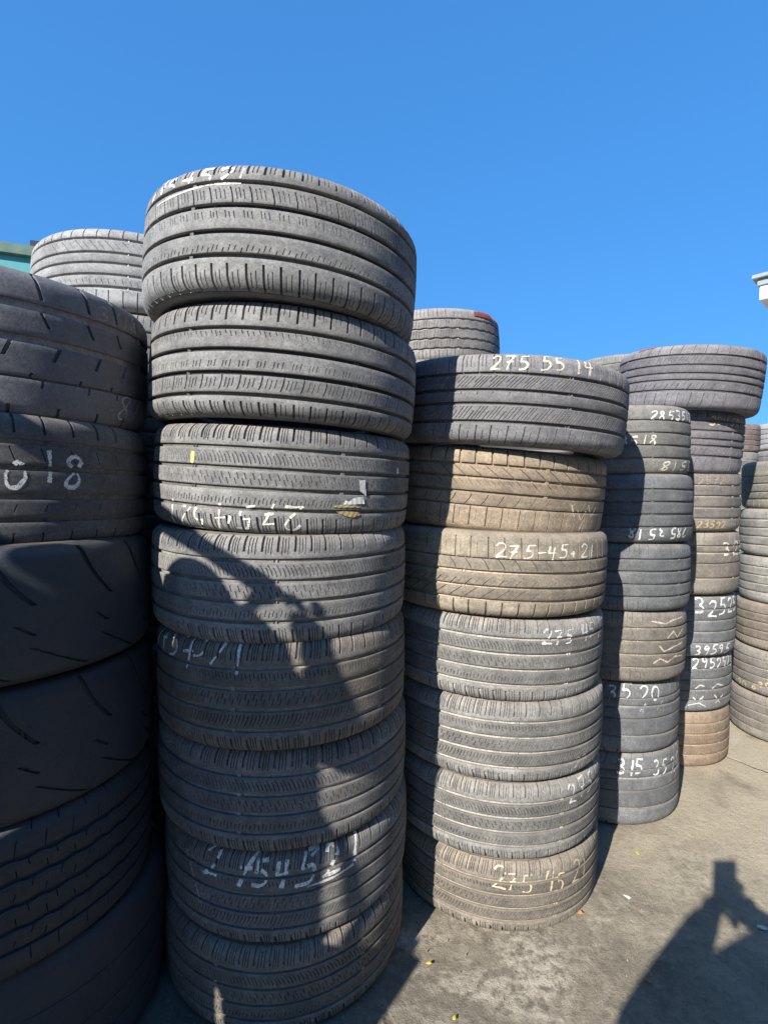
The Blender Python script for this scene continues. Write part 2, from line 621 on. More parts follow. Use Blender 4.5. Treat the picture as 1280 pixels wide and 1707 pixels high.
def design_C():
    sp = edges([(-.064, .0095), (-.016, .009), (.020, .009), (.064, .0095)])
    return [Rib(*sp[0], [(.3, .0024, .005, .05, .93), (.8, .0017, .003, .3, .7)], 56, lin(.006), d0=.003),
            Rib(*sp[1], [(.12, .0022, .004, .0, .62), (.36, .0018, .0034, .06, .93), (.58, .0018, .0034, .06, .93), (.80, .0018, .0034, .06, .93)], 56, lin(.026)),
            Rib(*sp[2], [(.3, .0020, .003, .72, 1.1)], 56, lin(.004)),
            Rib(*sp[3], [(.12, .0022, .004, .42, 1.1), (.36, .0018, .0034, .06, .93), (.58, .0018, .0034, .06, .93), (.80, .0018, .0034, .06, .93)], 56, lin(.030)),
            Rib(*sp[4], [(.3, .0026, .005, -.1, .95), (.55, .0017, .003, .2, .8), (.8, .0017, .003, .2, .8)], 56, lin(-.004), d1=.003)]


def design_D():
    sp = edges([(-.071, .008), (-.034, .008), (.008, .0085), (.046, .0034)])
    return [Rib(*sp[0], [(.3, .0048, .007, .02, 1.1), (.65, .0026, .004, .0, .30), (.9, .002, .004, .0, .22)], 52, lin(.002), d0=.004),
            Rib(*sp[1], [(.3, .0024, .005, -.1, 1.1)], 52, lin(.034)),
            Rib(*sp[2], [(.3, .0024, .005, -.1, .52), (.75, .0012, .002, .1, .5)], 52, lin(.030)),
            Rib(*sp[3], [(.3, .0022, .005, .05, 1.1)], 52, curve(-.018, 1.6)),
            Rib(*sp[4], [(.3, .0026, .005, -.1, .70), (.65, .0012, .0015, .1, .5)], 52, lin(-.003), d1=.003)]


def design_E1():
    sp = edges([(-.052, .0035), (.010, .0125), (.064, .0135)])
    return [Rib(*sp[0], [(.5, .0060, .006, .10, .46), (.16, .0046, .005, .84, 1.1)], 26, curve(.004), d0=.003),
            Rib(*sp[1], [(.40, .0075, .006, .55, 1.1), (.12, .0050, .005, -.1, .14)], 26, lin(.026)),
            Rib(*sp[2], [(.30, .0070, .006, .42, 1.1)], 26, lin(-.024)),
            Rib(*sp[3], [(.10, .0070, .006, .10, .90)], 26, lin(-.018), d1=.003)]


def design_E2():
    sp = edges([(-.070, .008), (-.028, .010), (.024, .010), (.070, .010)])
    return [Rib(*sp[0], [(.3, .003, .005, .1, .7)], 40, lin(.004), d0=.003),
            Rib(*sp[1], [(.3, .0020, .003, .3, .8)], 40, lin(.012)),
            Rib(*sp[2], [], 40), Rib(*sp[3], [(.3, .0022, .004, .2, .9)], 40, lin(-.014)),
            Rib(*sp[4], [(.3, .0046, .006, .18, .95)], 40, lin(-.005), d1=.003)]


def design_E3():
    return [Rib(-E_, E_, [(.15, .0105, .007, .56, .95), (.62, .0085, .006, .36, .44), (.30, .0085, .006, .08, .28)], 15,
                lambda t: -.26 * (np.asarray(t, float) - .5) + .30 * (np.asarray(t, float) - .62) ** 2, d0=.003, d1=.003)]


def design_E5():
    sp = edges([(-.072, .007), (-.038, .008), (0, .008), (.038, .008), (.072, .008)])
    z = []
    for i, s_ in enumerate(sp):
        out = i in (0, 5)
        z.append(Rib(*s_, [(.3, .0018, .004, -.1, .45), (.75, .0018, .004, .6, 1.1)], 40, lin(.010 if i % 2 else -.006), zig=0.0 if out else .0012,
                     d0=.003 if i == 0 else .007, d1=.003 if i == 5 else .007))
    return z


def design_E6():
    sp = edges([(-.055, .003), (-.01, .0025), (.05, .003)])
    return [Rib(*s_, [], 30, depth=.0022) for s_ in sp]


def design_F():
    sp = edges([(-.056, .009), (-.017, .0085), (.009, .0085), (.041, .0085), (.079, .009)])
    return [Rib(*sp[0], [(.3, .0028, .005, .1, .92), (.8, .0013, .0015, .3, .8)], 42, lin(.016), d0=.003),
            Rib(*sp[1], [(.25, .0028, .005, -.1, .72), (.75, .0014, .003, .3, .9)], 42, lin(.022)),
            Rib(*sp[2], [], 42), Rib(*sp[3], [], 42),
            Rib(*sp[4], [(.2, .0018, .003, .35, 1.1), (.45, .0018, .003, .3, .9), (.75, .0018, .003, .3, .9)], 42, lin(.024)),
            Rib(*sp[5], [(.3, .0030, .005, .02, .95)], 42, lin(.014), d1=.003)]


def design_G1():
    sp = edges([(-.068, .007), (-.024, .008), (.022, .008), (.066, .007)])
    return [Rib(*sp[0], [(.3, .0024, .004, .1, .8), (.8, .0014, .002, .2, .7)], 54, lin(-.006), d0=.003),
            Rib(*sp[1], [(.4, .0014, .0015, .2, .6)], 54, lin(.008)), Rib(*sp[2], [], 54), Rib(*sp[3], [(.4, .0014, .0015, .4, .8)], 54, lin(-.008)),
            Rib(*sp[4], [(.3, .0024, .004, .2, .95), (.8, .0014, .002, .2, .8)], 54, lin(.006), d1=.003)]


def design_G2():
    sp = edges([(-.066, .0075), (-.022, .008), (.022, .008), (.066, .0075)])
    return [Rib(*sp[0], [(.3, .0018, .0015, .0, .25)], 60, depth=.006, d0=.003)] + \
           [Rib(*s_, [], 40, depth=.006) for s_ in sp[1:4]] + [Rib(*sp[4], [(.3, .0020, .0018, .7, .98)], 60, depth=.006, d1=.003)]


def design_G3():
    sp = edges([(-.058, .008), (.0, .004), (.040, .009), (.066, .006)])
    return [Rib(*sp[0], [(.3, .004, .005, .0, .40)], 42, lin(.004), d0=.003), Rib(*sp[1], [], 42),
            Rib(*sp[2], [(.3, .0015, .002, .2, .8)], 42, lin(.03)), Rib(*sp[3], [], 42),
            Rib(*sp[4], [(.3, .003, .004, .2, .9)], 42, lin(.03), d1=.003)]


def design_H():
    sp = edges([(-.061, .008), (-.024, .0075), (.010, .0075), (.041, .0075), (.083, .008)])
    return [Rib(*sp[0], [(.3, .0026, .005, .05, .92)], 58, lin(.002), d0=.003),
            Rib(*sp[1], [(.3, .0014, .002, .1, .6), (.8, .0014, .002, .1, .6)], 58, lin(-.01)),
            Rib(*sp[2], [], 58), Rib(*sp[3], [], 58),
            Rib(*sp[4], [(.3, .0018, .003, .0, .9), (.75, .0013, .002, .1, .8)], 48, lin(-.030)),
            Rib(*sp[5], [(.3, .0026, .005, -.1, .95)], 58, lin(.002), d1=.003)]


def design_I():
    sp = edges([(-.068, .008), (-.024, .009), (.022, .009), (.066, .008)])
    r = [Rib(*sp[0], [(.25, .0034, .005, .1, .95), (.75, .002, .003, .1, .9)], 60, d0=.003)]
    for s_ in sp[1:4]:
        r.append(Rib(*s_, [(.2, .0016, .003, .1, .9), (.45, .0016, .003, .1, .9), (.7, .0016, .003, .1, .9)], 46, lin(.006), zig=.0016))
    r.append(Rib(*sp[4], [(.25, .0034, .005, .1, .95), (.75, .002, .003, .1, .9)], 60, d1=.003))
    return r


DESIGNS = {}


def get_design(key):
    """key such as 'A' or 'A*' (turned over). -> (ribs, rib meshes, base mesh)"""
    if key in DESIGNS:
        return DESIGNS[key]
    ribs = globals()['design_' + key.rstrip('*')]()
    if key.endswith('*'):
        ribs = [r.flipped() for r in ribs][::-1]
    mes = [r.mesh('rib_mesh') for r in ribs]
    dep = max(r.depth for r in ribs) + .0004
    base = base_band('tread_mesh', dep, [10, 68, 131, 189, 252, 310])
    DESIGNS[key] = (ribs, mes, base)
    return DESIGNS[key]


class Tyre:
    """one tyre: an Empty at its base, parts parented below it"""
    def __init__(self, center, base, width, radius, tilt, design, label, group, color, mat=None, spin=None, inner=0.78, groove=1.0):
        self.r, self.w = radius, width
        n = Vector((-tilt[0], -tilt[1], 1)).normalized()
        q = Vector((0, 0, 1)).rotation_difference(n)
        self.spin = random.uniform(0, 6.28) if spin is None else spin
        q = q @ Quaternion((0, 0, 1), self.spin)
        c = Vector((center[0], center[1], base + width / 2))
        root = empty('tyre')
        root.rotation_mode = 'QUATERNION'
        root.rotation_quaternion = q
        root.location = c - n * (width / 2)
        k, kz = radius / R0, width / W0
        root.scale = (k, k, kz)
        self.M = Matrix.LocRotScale(root.location, q, Vector((k, k, kz)))
        self.Mi = self.M.inverted()
        self.center = c
        tag(root, label, 'tyre', group)
        self.root = root
        mat = mat or RUBBER
        self.ribs, mes, basem = get_design(design)
        col = color
        dark = (col[0] * 1.35, col[1] * 1.32, col[2] * 1.25, min(1.0, col[3] * 1.25 * groove))   # groove dust, lightened to paint in sun; the groove factor paints in shade
        tread = link('tread', basem, mat, root, dark)
        for i, me in enumerate(mes):
            k_ = 0.98 if i in (0, len(mes) - 1) else inner       # outer ribs dustier; the worn middle is also painted darker for facing less sun
            o = link('tread_rib', me, mat, tread, (col[0] * k_, col[1] * k_, col[2] * k_, col[3]))
        for me in (ME_SIDE_TOP, ME_SIDE_BOT):
            link('sidewall', me, RUBBER, root, (col[0], col[1], col[2], col[3] * 0.75))
        link('inner_liner', ME_LINER, RUBBER, root, (.05, .05, .05, .4))

    def hit(self, x, y):
        """photograph pixel -> (u, s) on the tread"""
        d = pixel_ray(x, y)
        o = Vector((0, 0, CAM_H))
        lo = self.Mi @ o
        ld = (self.Mi.to_3x3() @ d)
        a = ld.x ** 2 + ld.y ** 2
        b = lo.x * ld.x + lo.y * ld.y
        cc = lo.x ** 2 + lo.y ** 2 - R0 ** 2
        disc = max(b * b - a * cc, 0.0)
        t = (-b - math.sqrt(disc)) / a
        p = lo + ld * t
        return math.atan2(p.y, p.x) * R0, float(np.interp(p.z - W0 / 2, PV, PS))

    def surf(self, u, s, up=0.0008):
        z, r = prof([s], -up)
        a = u / R0
        return (float(r[0]) * math.cos(a), float(r[0]) * math.sin(a), float(z[0]))

    def is_void(self, u, s):
        for r in self.ribs:
            if r.s0 - 1e-4 <= s <= r.s1 + 1e-4:
                return r.void(u, s)
        return True

    def strokes(self, polys, width, color, name='chalk_digit', label=None, step=0.0016):
        """polys: list of polylines in (u, s)"""
        V, Q = [], []
        for pl in polys:
            P = np.array(pl, float)
            if len(P) > 2:                                   # round the corners
                for _ in range(2):
                    a, b_ = P[:-1], P[1:]
                    mid = np.stack([a * .75 + b_ * .25, a * .25 + b_ * .75], 1).reshape(-1, 2)
                    P = np.concatenate([P[:1], mid, P[-1:]])
            seg = np.hypot(*np.diff(P, axis=0).T)
            L = np.concatenate([[0], np.cumsum(seg)])
            if L[-1] < 1e-5:
                continue
            n = max(3, int(L[-1] / step))
            l = np.linspace(0, L[-1], n)
            X = np.interp(l, L, P[:, 0]); Y = np.interp(l, L, P[:, 1])
            X = X + RNG.normal(0, .0002, n); Y = Y + RNG.normal(0, .0002, n)
            tx, ty = np.gradient(X), np.gradient(Y)
            ln = np.hypot(tx, ty) + 1e-9
            wd = width * .46 * (1 + .3 * np.sin(l * 90 + RNG.uniform(0, 6)) + RNG.normal(0, .16, n))
            nx, ny = -ty / ln * wd, tx / ln * wd
            prev = None
            for i in range(n):
                if abs(Y[i]) > SMAX - .004 or self.is_void(X[i], Y[i]):
                    prev = None
                    continue
                k = len(V)
                V.append(self.surf(X[i] + nx[i], Y[i] + ny[i])); V.append(self.surf(X[i] - nx[i], Y[i] - ny[i]))
                if prev is not None:
                    Q.append((prev, k, k + 1, prev + 1))
                prev = k
        if not Q:
            return None
        me = np_mesh('chalk_mesh', np.array(V), np.array(Q), None, True, 0)
        o = link(name, me, CHALK, self.root, color)
        if label:
            o['label'] = label
        return o

    def write(self, text, p0, p1, hpx, color, width=.0046, turned=False, mess=0.05):
        """chalk text along the pixels p0 -> p1 (bottom left to bottom right as seen)"""
        u0, s0 = self.hit(*p0)
        u1, s1 = self.hit(*p1)
        if u1 < u0:
            u1 += 2 * math.pi * R0
        _, st = self.hit(p0[0], p0[1] - hpx)
        _, st1 = self.hit(p1[0], p1[1] - hpx)
        hs0, hs1 = st - s0, st1 - s1
        adv, tot = [], 0.0
        for ch in text:
            adv.append(tot); tot += {' ': .45, '1': .5, '/': .55, '-': .55}.get(ch, .74)
        for ch, a in zip(text, adv):
            polys = []
            jx, jy, sc_ = RNG.normal(0, mess * .6), RNG.normal(0, mess), 1 + RNG.normal(0, mess)
            lean = RNG.normal(.08, .06)
            for pl in GLYPH.get(ch, []):
                out = []
                for gx, gy in pl:
                    gx2 = a + (gx + lean * gy) * sc_ + jx + RNG.normal(0, mess * .25)
                    gy2 = gy * sc_ + jy + RNG.normal(0, mess * .25)
                    if turned:
                        gx2, gy2 = tot - gx2, 1 - gy2
                    f = gx2 / tot
                    out.append((u0 + (u1 - u0) * f, s0 + (s1 - s0) * f + gy2 * (hs0 + (hs1 - hs0) * f)))
                polys.append(out)
            if polys:
                self.strokes(polys, width, color, 'chalk_digit')

    def scrawl(self, pixel_lines, color, width=.0045, name='chalk_stroke'):
        for pl in pixel_lines:
            us = np.array([self.hit(*p) for p in pl])
            t = np.linspace(0, len(us) - 1, 60)
            us = np.stack([np.interp(t, np.arange(len(us)), us[:, 0]), np.interp(t, np.arange(len(us)), us[:, 1])], 1)
            run = []
            for u, s in list(us) + [(0, 9)]:            # a groove breaks the stroke into pieces of their own
                if abs(s) > SMAX - .004 or self.is_void(u, s):
                    if len(run) > 3:
                        self.strokes([run], width, color, name)
                    run = []
                else:
                    run.append((u, s))

    def patch(self, top, bottom, mat, name, up=.0012, color=None, label=None, nx=18, ny=5):
        """thin curved sheet stuck on the tread between two pixel polylines"""
        A = np.array([self.hit(*p) for p in top]); B = np.array([self.hit(*p) for p in bottom])

        def rs(P):
            t = np.linspace(0, 1, len(P)); q = np.linspace(0, 1, nx)
            return np.stack([np.interp(q, t, P[:, 0]), np.interp(q, t, P[:, 1])], 1)
        A, B = rs(A), rs(B)
        V = []
        for j in range(ny):
            for i in range(nx):
                p = A[i] * (1 - j / (ny - 1)) + B[i] * (j / (ny - 1))
                V.append(self.surf(p[0], p[1], up + .0006 * math.sin(i * 1.7 + j)))
        me = np_mesh(name + '_mesh', np.array(V), grid_quads(ny, nx, False), None, True, 0)
        o = link(name, me, mat, self.root, color)
        if label:
            o['label'] = label
        return o


def loop(cx, cy, rx, ry, a0=90, a1=450, n=14):
    return [(cx + rx * math.cos(math.radians(a0 + (a1 - a0) * i / n)), cy + ry * math.sin(math.radians(a0 + (a1 - a0) * i / n))) for i in range(n + 1)]


GLYPH = {
    '0': [loop(.28, .5, .24, .48)],
    '1': [[(.20, 1.0), (.19, .5), (.17, 0)]],
    '2': [[(.04, .80), (.18, 1.0), (.42, .97), (.50, .74), (.34, .40), (.04, .03), (.04, .02), (.30, .06), (.58, .03)]],
    '3': [[(.06, .92), (.30, 1.0), (.46, .82), (.36, .58), (.20, .52), (.42, .44), (.50, .22), (.32, .02), (.04, .08)]],
    '4': [[(.12, .98), (.06, .48), (.06, .47), (.54, .50)], [(.42, .96), (.40, .45), (.36, -.02)]],
    '5': [[(.52, .98), (.16, .97), (.15, .97), (.10, .56), (.11, .56), (.36, .60), (.50, .36), (.38, .08), (.04, .04)]],
    '6': [[(.44, .98), (.16, .62), (.08, .28), (.24, .02), (.46, .18), (.40, .42), (.12, .36)]],
    '7': [[(.03, .92), (.50, .97), (.50, .96), (.32, .52), (.20, 0)], [(.14, .50), (.48, .53)]],
    '8': [[(.46, .86), (.28, 1.0), (.08, .84), (.24, .56), (.46, .28), (.36, .03), (.12, .04), (.06, .26), (.30, .54), (.46, .86)]],
    '9': [[(.46, .84), (.24, 1.0), (.06, .76), (.20, .54), (.46, .66), (.47, .84), (.42, .40), (.34, 0)]],
    '-': [[(.06, .50), (.42, .52)]],
    '+': [[(.06, .50), (.42, .52)], [(.24, .72), (.22, .26)]],
    '/': [[(.42, 1.0), (.06, 0.0)]],
    'R': [[(.08, 0), (.10, .98)], [(.10, .98), (.46, .86), (.40, .56), (.12, .52)], [(.20, .52), (.50, 0)]],
}

# ------------------------------------------------------------------ where the tyres stand
# name: centre x, centre y, centre height, tilt x, tilt y, radius, width
FIT = {
    'M1': (-0.259, 1.317, 1.776, -0.057, 0.024, 0.334, 0.250), 'M2': (-0.262, 1.373, 1.534, -0.050, 0.026, 0.342, 0.250), 
    'M3': (-0.271, 1.408, 1.299, -0.045, 0.054, 0.338, 0.250), 'M4': (-0.278, 1.410, 1.058, -0.011, 0.050, 0.338, 0.250), 
    'M5': (-0.271, 1.414, 0.807, 0.008, 0.007, 0.333, 0.250), 'M6': (-0.274, 1.453, 0.555, -0.008, 0.021, 0.343, 0.250), 
    'M7': (-0.265, 1.468, 0.321, 0.003, 0.027, 0.340, 0.250), 'M8': (-0.269, 1.462, 0.105, 0.003, 0.029, 0.336, 0.250), 
    'S1': (0.394, 1.710, 1.525, -0.056, 0.046, 0.383, 0.250), 'S2': (0.364, 1.771, 1.285, -0.069, 0.053, 0.375, 0.250), 
    'S3': (0.366, 1.756, 1.040, -0.028, 0.019, 0.377, 0.250), 'S4': (0.370, 1.761, 0.797, -0.040, 0.025, 0.367, 0.250), 
    'S5': (0.382, 1.757, 0.557, -0.014, 0.010, 0.360, 0.250), 'S6': (0.381, 1.758, 0.326, -0.012, 0.018, 0.356, 0.250), 
    'S7': (0.388, 1.767, 0.105, -0.008, 0.043, 0.352, 0.250), 'T1': (0.941, 2.115, 1.476, 0.015, 0.014, 0.287, 0.250), 
    'T2': (0.950, 2.118, 1.215, 0.012, -0.007, 0.295, 0.250), 'T3': (0.946, 2.127, 0.962, 0.001, -0.010, 0.300, 0.250), 
    'T4': (0.938, 2.145, 0.702, -0.014, -0.015, 0.307, 0.265), 'T5': (0.938, 2.179, 0.427, -0.010, -0.003, 0.307, 0.280), 
    'T6': (0.948, 2.196, 0.146, 0.008, -0.014, 0.312, 0.280), 'F': (1.409, 2.387, 1.801, -0.069, 0.085, 0.297, 0.260), 
    'U1': (1.400, 2.493, 1.523, -0.034, 0.062, 0.299, 0.270), 'U2': (1.408, 2.527, 1.250, 0.007, 0.014, 0.307, 0.270), 
    'U3': (1.421, 2.550, 0.971, 0.005, -0.002, 0.312, 0.290), 'U4': (1.428, 2.577, 0.681, -0.002, 0.001, 0.313, 0.290), 
    'U5': (1.438, 2.611, 0.406, 0.003, -0.002, 0.313, 0.270), 'U6': (1.449, 2.634, 0.138, 0.003, -0.005, 0.314, 0.270), 
    'L1': (-0.930, 1.192, 1.550, -0.044, 0.057, 0.339, 0.290), 'L2': (-0.926, 1.190, 1.275, -0.019, 0.017, 0.338, 0.270), 
    'L3': (-0.908, 1.151, 1.013, 0.022, -0.001, 0.341, 0.270), 'L4': (-0.909, 1.176, 0.751, 0.005, -0.003, 0.339, 0.270), 
    'L5': (-0.902, 1.170, 0.474, 0.010, -0.020, 0.331, 0.270), 'L6': (-0.878, 1.205, 0.166, 0.010, -0.020, 0.330, 0.270), 
    'V0': (2.238, 2.631, 1.343, 0.026, 0.008, 0.315, 0.250), 'V1': (2.237, 2.636, 1.095, 0.007, -0.004, 0.315, 0.250), 
    'V2': (2.244, 2.645, 0.850, 0.006, -0.005, 0.313, 0.250), 'V3': (2.243, 2.669, 0.607, 0.002, -0.013, 0.314, 0.250), 
    'V4': (2.248, 2.696, 0.365, -0.001, -0.003, 0.312, 0.250), 'V5': (2.257, 2.727, 0.124, -0.002, -0.008, 0.309, 0.250), 
    'H': (-0.889, 1.917, 1.935, -0.011, -0.013, 0.369, 0.250), 'I': (0.233, 2.769, 2.037, 0.059, 0.036, 0.377, 0.250), 
}
STACKS = {'M': ['M1', 'M2', 'M3', 'M4', 'M5', 'M6', 'M7', 'M8'], 'S': ['S1', 'S2', 'S3', 'S4', 'S5', 'S6', 'S7'],
          'T': ['T1', 'T2', 'T3', 'T4', 'T5', 'T6'], 'U': ['F', 'U1', 'U2', 'U3', 'U4', 'U5', 'U6'],
          'L': ['L1', 'L2', 'L3', 'L4', 'L5', 'L6'], 'V': ['V0', 'V1', 'V2', 'V3', 'V4', 'V5']}
for s_, names in STACKS.items():                       # let every tyre rest on the one below it
    top = FIT[names[0]][2] + FIT[names[0]][6] / 2
    for i, n_ in enumerate(names):
        f_ = FIT[n_]
        lo = f_[2] - f_[6] / 2
        if i + 1 < len(names):
            g_ = FIT[names[i + 1]]
            lo = (lo + g_[2] + g_[6] / 2) / 2
        else:
            lo = 0.0
        FIT[n_] = f_ + (lo, top - lo)
        top = lo

GREY = (.31, .306, .30)
WARM = (.30, .272, .235)
BROWN = (.40, .325, .245)
COOL = (.24, .25, .262)
PALE = (.40, .39, .37)
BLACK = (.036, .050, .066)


def place(key, design, label, group, colour, amount, mat=None, spin=None):
    inner = {'M1': .95, 'M2': .95, 'M3': .92, 'S4': .66, 'S5': .64, 'S6': .64, 'S7': .68, 'M4': .85}.get(key, .80)
    x, y, h, tx, ty, r, w, base, width = FIT[key]
    return Tyre((x, y), base + .001 - SINK.get(key, 0), width - .002, r, (tx, ty), design, label, group, colour + (amount,), mat, spin, inner, {'M1': .30, 'M2': .30, 'M3': .42, 'M4': .6, 'S1': .35, 'F': .35, 'T1': .5, 'T2': .5, 'T3': .5, 'U1': .4, 'S2': .6}.get(key, 1.0))  # low groove values paint self-shadow into the grooves of the upper tyres


SINK = {'S1': .003, 'F': .012, 'M1': .002, 'L1': .002}     # a tilted tyre settles into the one below
TY = {}
g = 'tyres in the tall front stack'
for key, des, lab, c, a in (
    ('M1', 'A', 'large tilted tyre on top of the tall front stack, against the sky', GREY, .72),
    ('M2', 'A*', 'second tyre from the top of the tall front stack, unmarked', GREY, .70),
    ('M3', 'B', 'tyre with torn white sticker and upside-down chalk number in the front stack', GREY, .70),
    ('M4', 'B', 'fourth tyre of the front stack, crossed by an arm shaped shadow', GREY, .70),
    ('M5', 'B*', 'fifth tyre of the front stack, white chalk number in the shade on its upper left', WARM, .58),
    ('M6', 'B', 'unmarked tyre third from the bottom of the front stack', GREY, .56),
    ('M7', 'B*', 'second lowest tyre of the front stack with large smeared chalk number', GREY, .58),
    ('M8', 'B', 'lowest tyre of the front stack, cut by the bottom of the picture', WARM, .60)):
    TY[key] = place(key, des, lab, g, c, a)
g = 'tyres in the dark stack at the left edge'
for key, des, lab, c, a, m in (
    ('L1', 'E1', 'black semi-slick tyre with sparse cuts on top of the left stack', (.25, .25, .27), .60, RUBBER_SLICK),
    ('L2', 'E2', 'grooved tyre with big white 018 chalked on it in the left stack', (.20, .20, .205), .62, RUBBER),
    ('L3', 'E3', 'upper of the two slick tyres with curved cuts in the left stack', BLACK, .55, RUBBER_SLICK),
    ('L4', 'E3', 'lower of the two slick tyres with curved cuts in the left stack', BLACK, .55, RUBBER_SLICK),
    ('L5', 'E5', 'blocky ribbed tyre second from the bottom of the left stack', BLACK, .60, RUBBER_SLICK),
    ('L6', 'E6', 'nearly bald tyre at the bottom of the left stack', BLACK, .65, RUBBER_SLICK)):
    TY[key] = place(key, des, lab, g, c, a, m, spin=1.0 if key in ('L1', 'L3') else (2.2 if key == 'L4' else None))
g = 'tyres in the second stack'
for key, des, lab, c, a in (
    ('S1', 'C', 'overhanging tyre marked 275 55 14 on top of the second stack', (.26, .255, .265), .78),
    ('S2', 'D*', 'muddy brown tyre directly under the overhanging top tyre of the second stack', (.50, .395, .285), .64),
    ('S3', 'D', 'dusty brown tyre marked 275-45+21 in the second stack', (.44, .375, .29), .62),
    ('S4', 'B', 'grey tyre marked 275 45 near its right edge, middle of the second stack', PALE, .66),
    ('S5', 'B*', 'grey tyre without a number, third from the bottom of the second stack', PALE, .60),
    ('S6', 'B', 'grey tyre marked only 275 at the right, second lowest of the second stack', PALE, .60),
    ('S7', 'B*', 'lowest tyre of the second stack with cream 275 45 21', (.33, .295, .245), .72)):
    TY[key] = place(key, des, lab, g, c, a)
g = 'tyres in the third stack'
for key, des, lab, c, a in (
    ('T1', 'G2', 'tyre with three lines of white numbers on top of the third stack', (.25, .245, .232), .85),
    ('T2', 'G2', 'dark tyre with an upside-down number along its lower edge in the third stack', COOL, .62),
    ('T3', 'G1', 'worn dark tyre without writing in the third stack', COOL, .66),
    ('T4', 'G1', 'ribbed tyre covered in cream scribbles in the third stack', WARM, .72),
    ('T5', 'G3', 'tyre marked 35 20, second lowest of the third stack', COOL, .68),
    ('T6', 'G3', 'lowest tyre of the third stack marked 315 35 20', COOL, .72)):
    TY[key] = place(key, des, lab, g, c, a)
g = 'tyres in the fourth stack'
for key, des, lab, c, a in (
    ('F', 'F', 'wide tilted five groove tyre on top of the fourth stack against the sky', (.25, .24, .26), .75),
    ('U1', 'F', 'tyre with brownish number just under the tilted top tyre of the fourth stack', (.25, .24, .26), .75),
    ('U2', 'G1', 'third tyre of the fourth stack with brown chalk along its lower edge', (.28, .255, .235), .75),
    ('U3', 'G3', 'tyre marked 325 at its right end in the fourth stack', WARM, .80),
    ('U4', 'G2', 'tyre with 32525 above and 39595 below in the fourth stack', COOL, .75),
    ('U5', 'G1', 'tyre marked 2952523 with pale scribbles in the fourth stack', COOL, .78),
    ('U6', 'G2', 'rust stained brown tyre at the bottom of the fourth stack', (.34, .26, .19), .85)):
    TY[key] = place(key, des, lab, g, c, a)
g = 'tyres in the stack at the right edge'
for key, des, lab, c, a in (
    ('V0', 'D', 'patterned beige tyre on top of the stack at the right edge', (.30, .285, .25), .85),
    ('V1', 'G2', 'second tyre from the top of the right edge stack', PALE, .80),
    ('V2', 'G2', 'third tyre from the top of the right edge stack', PALE, .82),
    ('V3', 'G1', 'reddish grey tyre, third from the bottom of the right edge stack', (.30, .26, .22), .85),
    ('V4', 'G1', 'tyre with yellowish scribble low on it in the right edge stack', (.29, .27, .25), .82),
    ('V5', 'G1', 'lowest tyre of the right edge stack, at the sunlit concrete', (.28, .255, .23), .82)):
    TY[key] = place(key, des, lab, g, c, a)


ORDINAL = ['first', 'second', 'third', 'fourth', 'fifth', 'sixth', 'seventh', 'eighth', 'ninth']


# stacks further back, of which only the tops show
def back_stack(x, y, r, w, n, top_tilt, top_h, des, label, colour, amount, hidden_label, group, under_des='G1'):
    base = top_h - w
    step = base / n
    for i in range(n):
        Tyre((x + random.uniform(-.012, .012), y + random.uniform(-.012, .012)), i * step + .001, step - .002, r - .006, (0, 0), under_des,
             ORDINAL[n - 1 - i] + hidden_label, group, GREY + (.65,))
    return Tyre((x, y), base + .001, w, r, top_tilt, des, label, group, colour + (amount,))


x, y, h, tx, ty, r, w = FIT['H']
TY['H'] = back_stack(x, y, r, w, 7, (tx, ty), h + w / 2, 'H', 'pale sunlit tyre behind the left stack, above its dark top tyre', (.40, .40, .40), .90,
                     ' tyre under the pale tyre behind the left stack', 'tyres of the stack behind the left stack')
x, y, h, tx, ty, r, w = FIT['I']
TY['I'] = back_stack(x, y, r, w, 8, (tx, ty), h + w / 2, 'I', 'block treaded tyre with a red tag, behind the second stack', (.36, .335, .32), .88,
                     ' tyre under the red tagged tyre behind the second stack', 'tyres of the stack behind the second stack')
TY['J'] = back_stack(1.50, 3.32, .28, .25, 8, (.02, .0), 2.135, 'G1', 'tyre whose top edge peeps out between the second and fourth stacks', (.27, .27, .25), .8,
                     ' tyre under the one that peeps out behind the third stack', 'tyres of the stack behind the third stack')
TY['W'] = back_stack(2.81, 4.13, .20, .22, 6, (0, 0), 1.863, 'G1', 'small far tyre with reddish tread between the fourth and right edge stacks', (.26, .21, .19), .70,
                     ' tyre under the small reddish far tyre at the right', 'tyres of the small far stack')
TY['X'] = back_stack(3.90, 4.75, .42, .25, 7, (0, 0), 1.98, 'G2', 'pale far tyre behind the small reddish tyre at the right edge', (.42, .41, .40), .85,
                     ' tyre under the pale far tyre at the right edge', 'tyres of the pale far stack', 'G2')

# ------------------------------------------------------------------ chalk and stickers
WHITE = (.82, .84, .84, 1.0)
CREAM = (.80, .72, .56, .95)
OCHRE = (.62, .46, .26, .9)
FAINT = (.75, .78, .80, .55)
TY['M1'].write('2754521', (250, 346), (412, 306), 25, (.84, .84, .80, 1), .0060, mess=.08)
TY['M1'].scrawl([[(262, 343), (300, 322), (345, 308), (402, 305)]], (.8, .8, .74, .7), .004)
TY['M3'].write('2754521', (277, 876), (506, 884), 40, (.84, .82, .72, 1), .0052, turned=True, mess=.06)
TY['M5'].write('2754521', (262, 1080), (408, 1115), 46, WHITE, .0062, mess=.12)
TY['M7'].write('2754521', (345, 1462), (600, 1428), 46, (.84, .85, .82, 1), .0085, mess=.14)
TY['M7'].scrawl([[(310, 1416), (318, 1440), (338, 1512)]], (.70, .66, .60, .8), .0030)
TY['M7'].scrawl([[(520, 1430), (548, 1412), (566, 1420), (552, 1445), (520, 1452)], [(512, 1478), (556, 1462), (590, 1440)]], (.85, .85, .80, .8), .006)
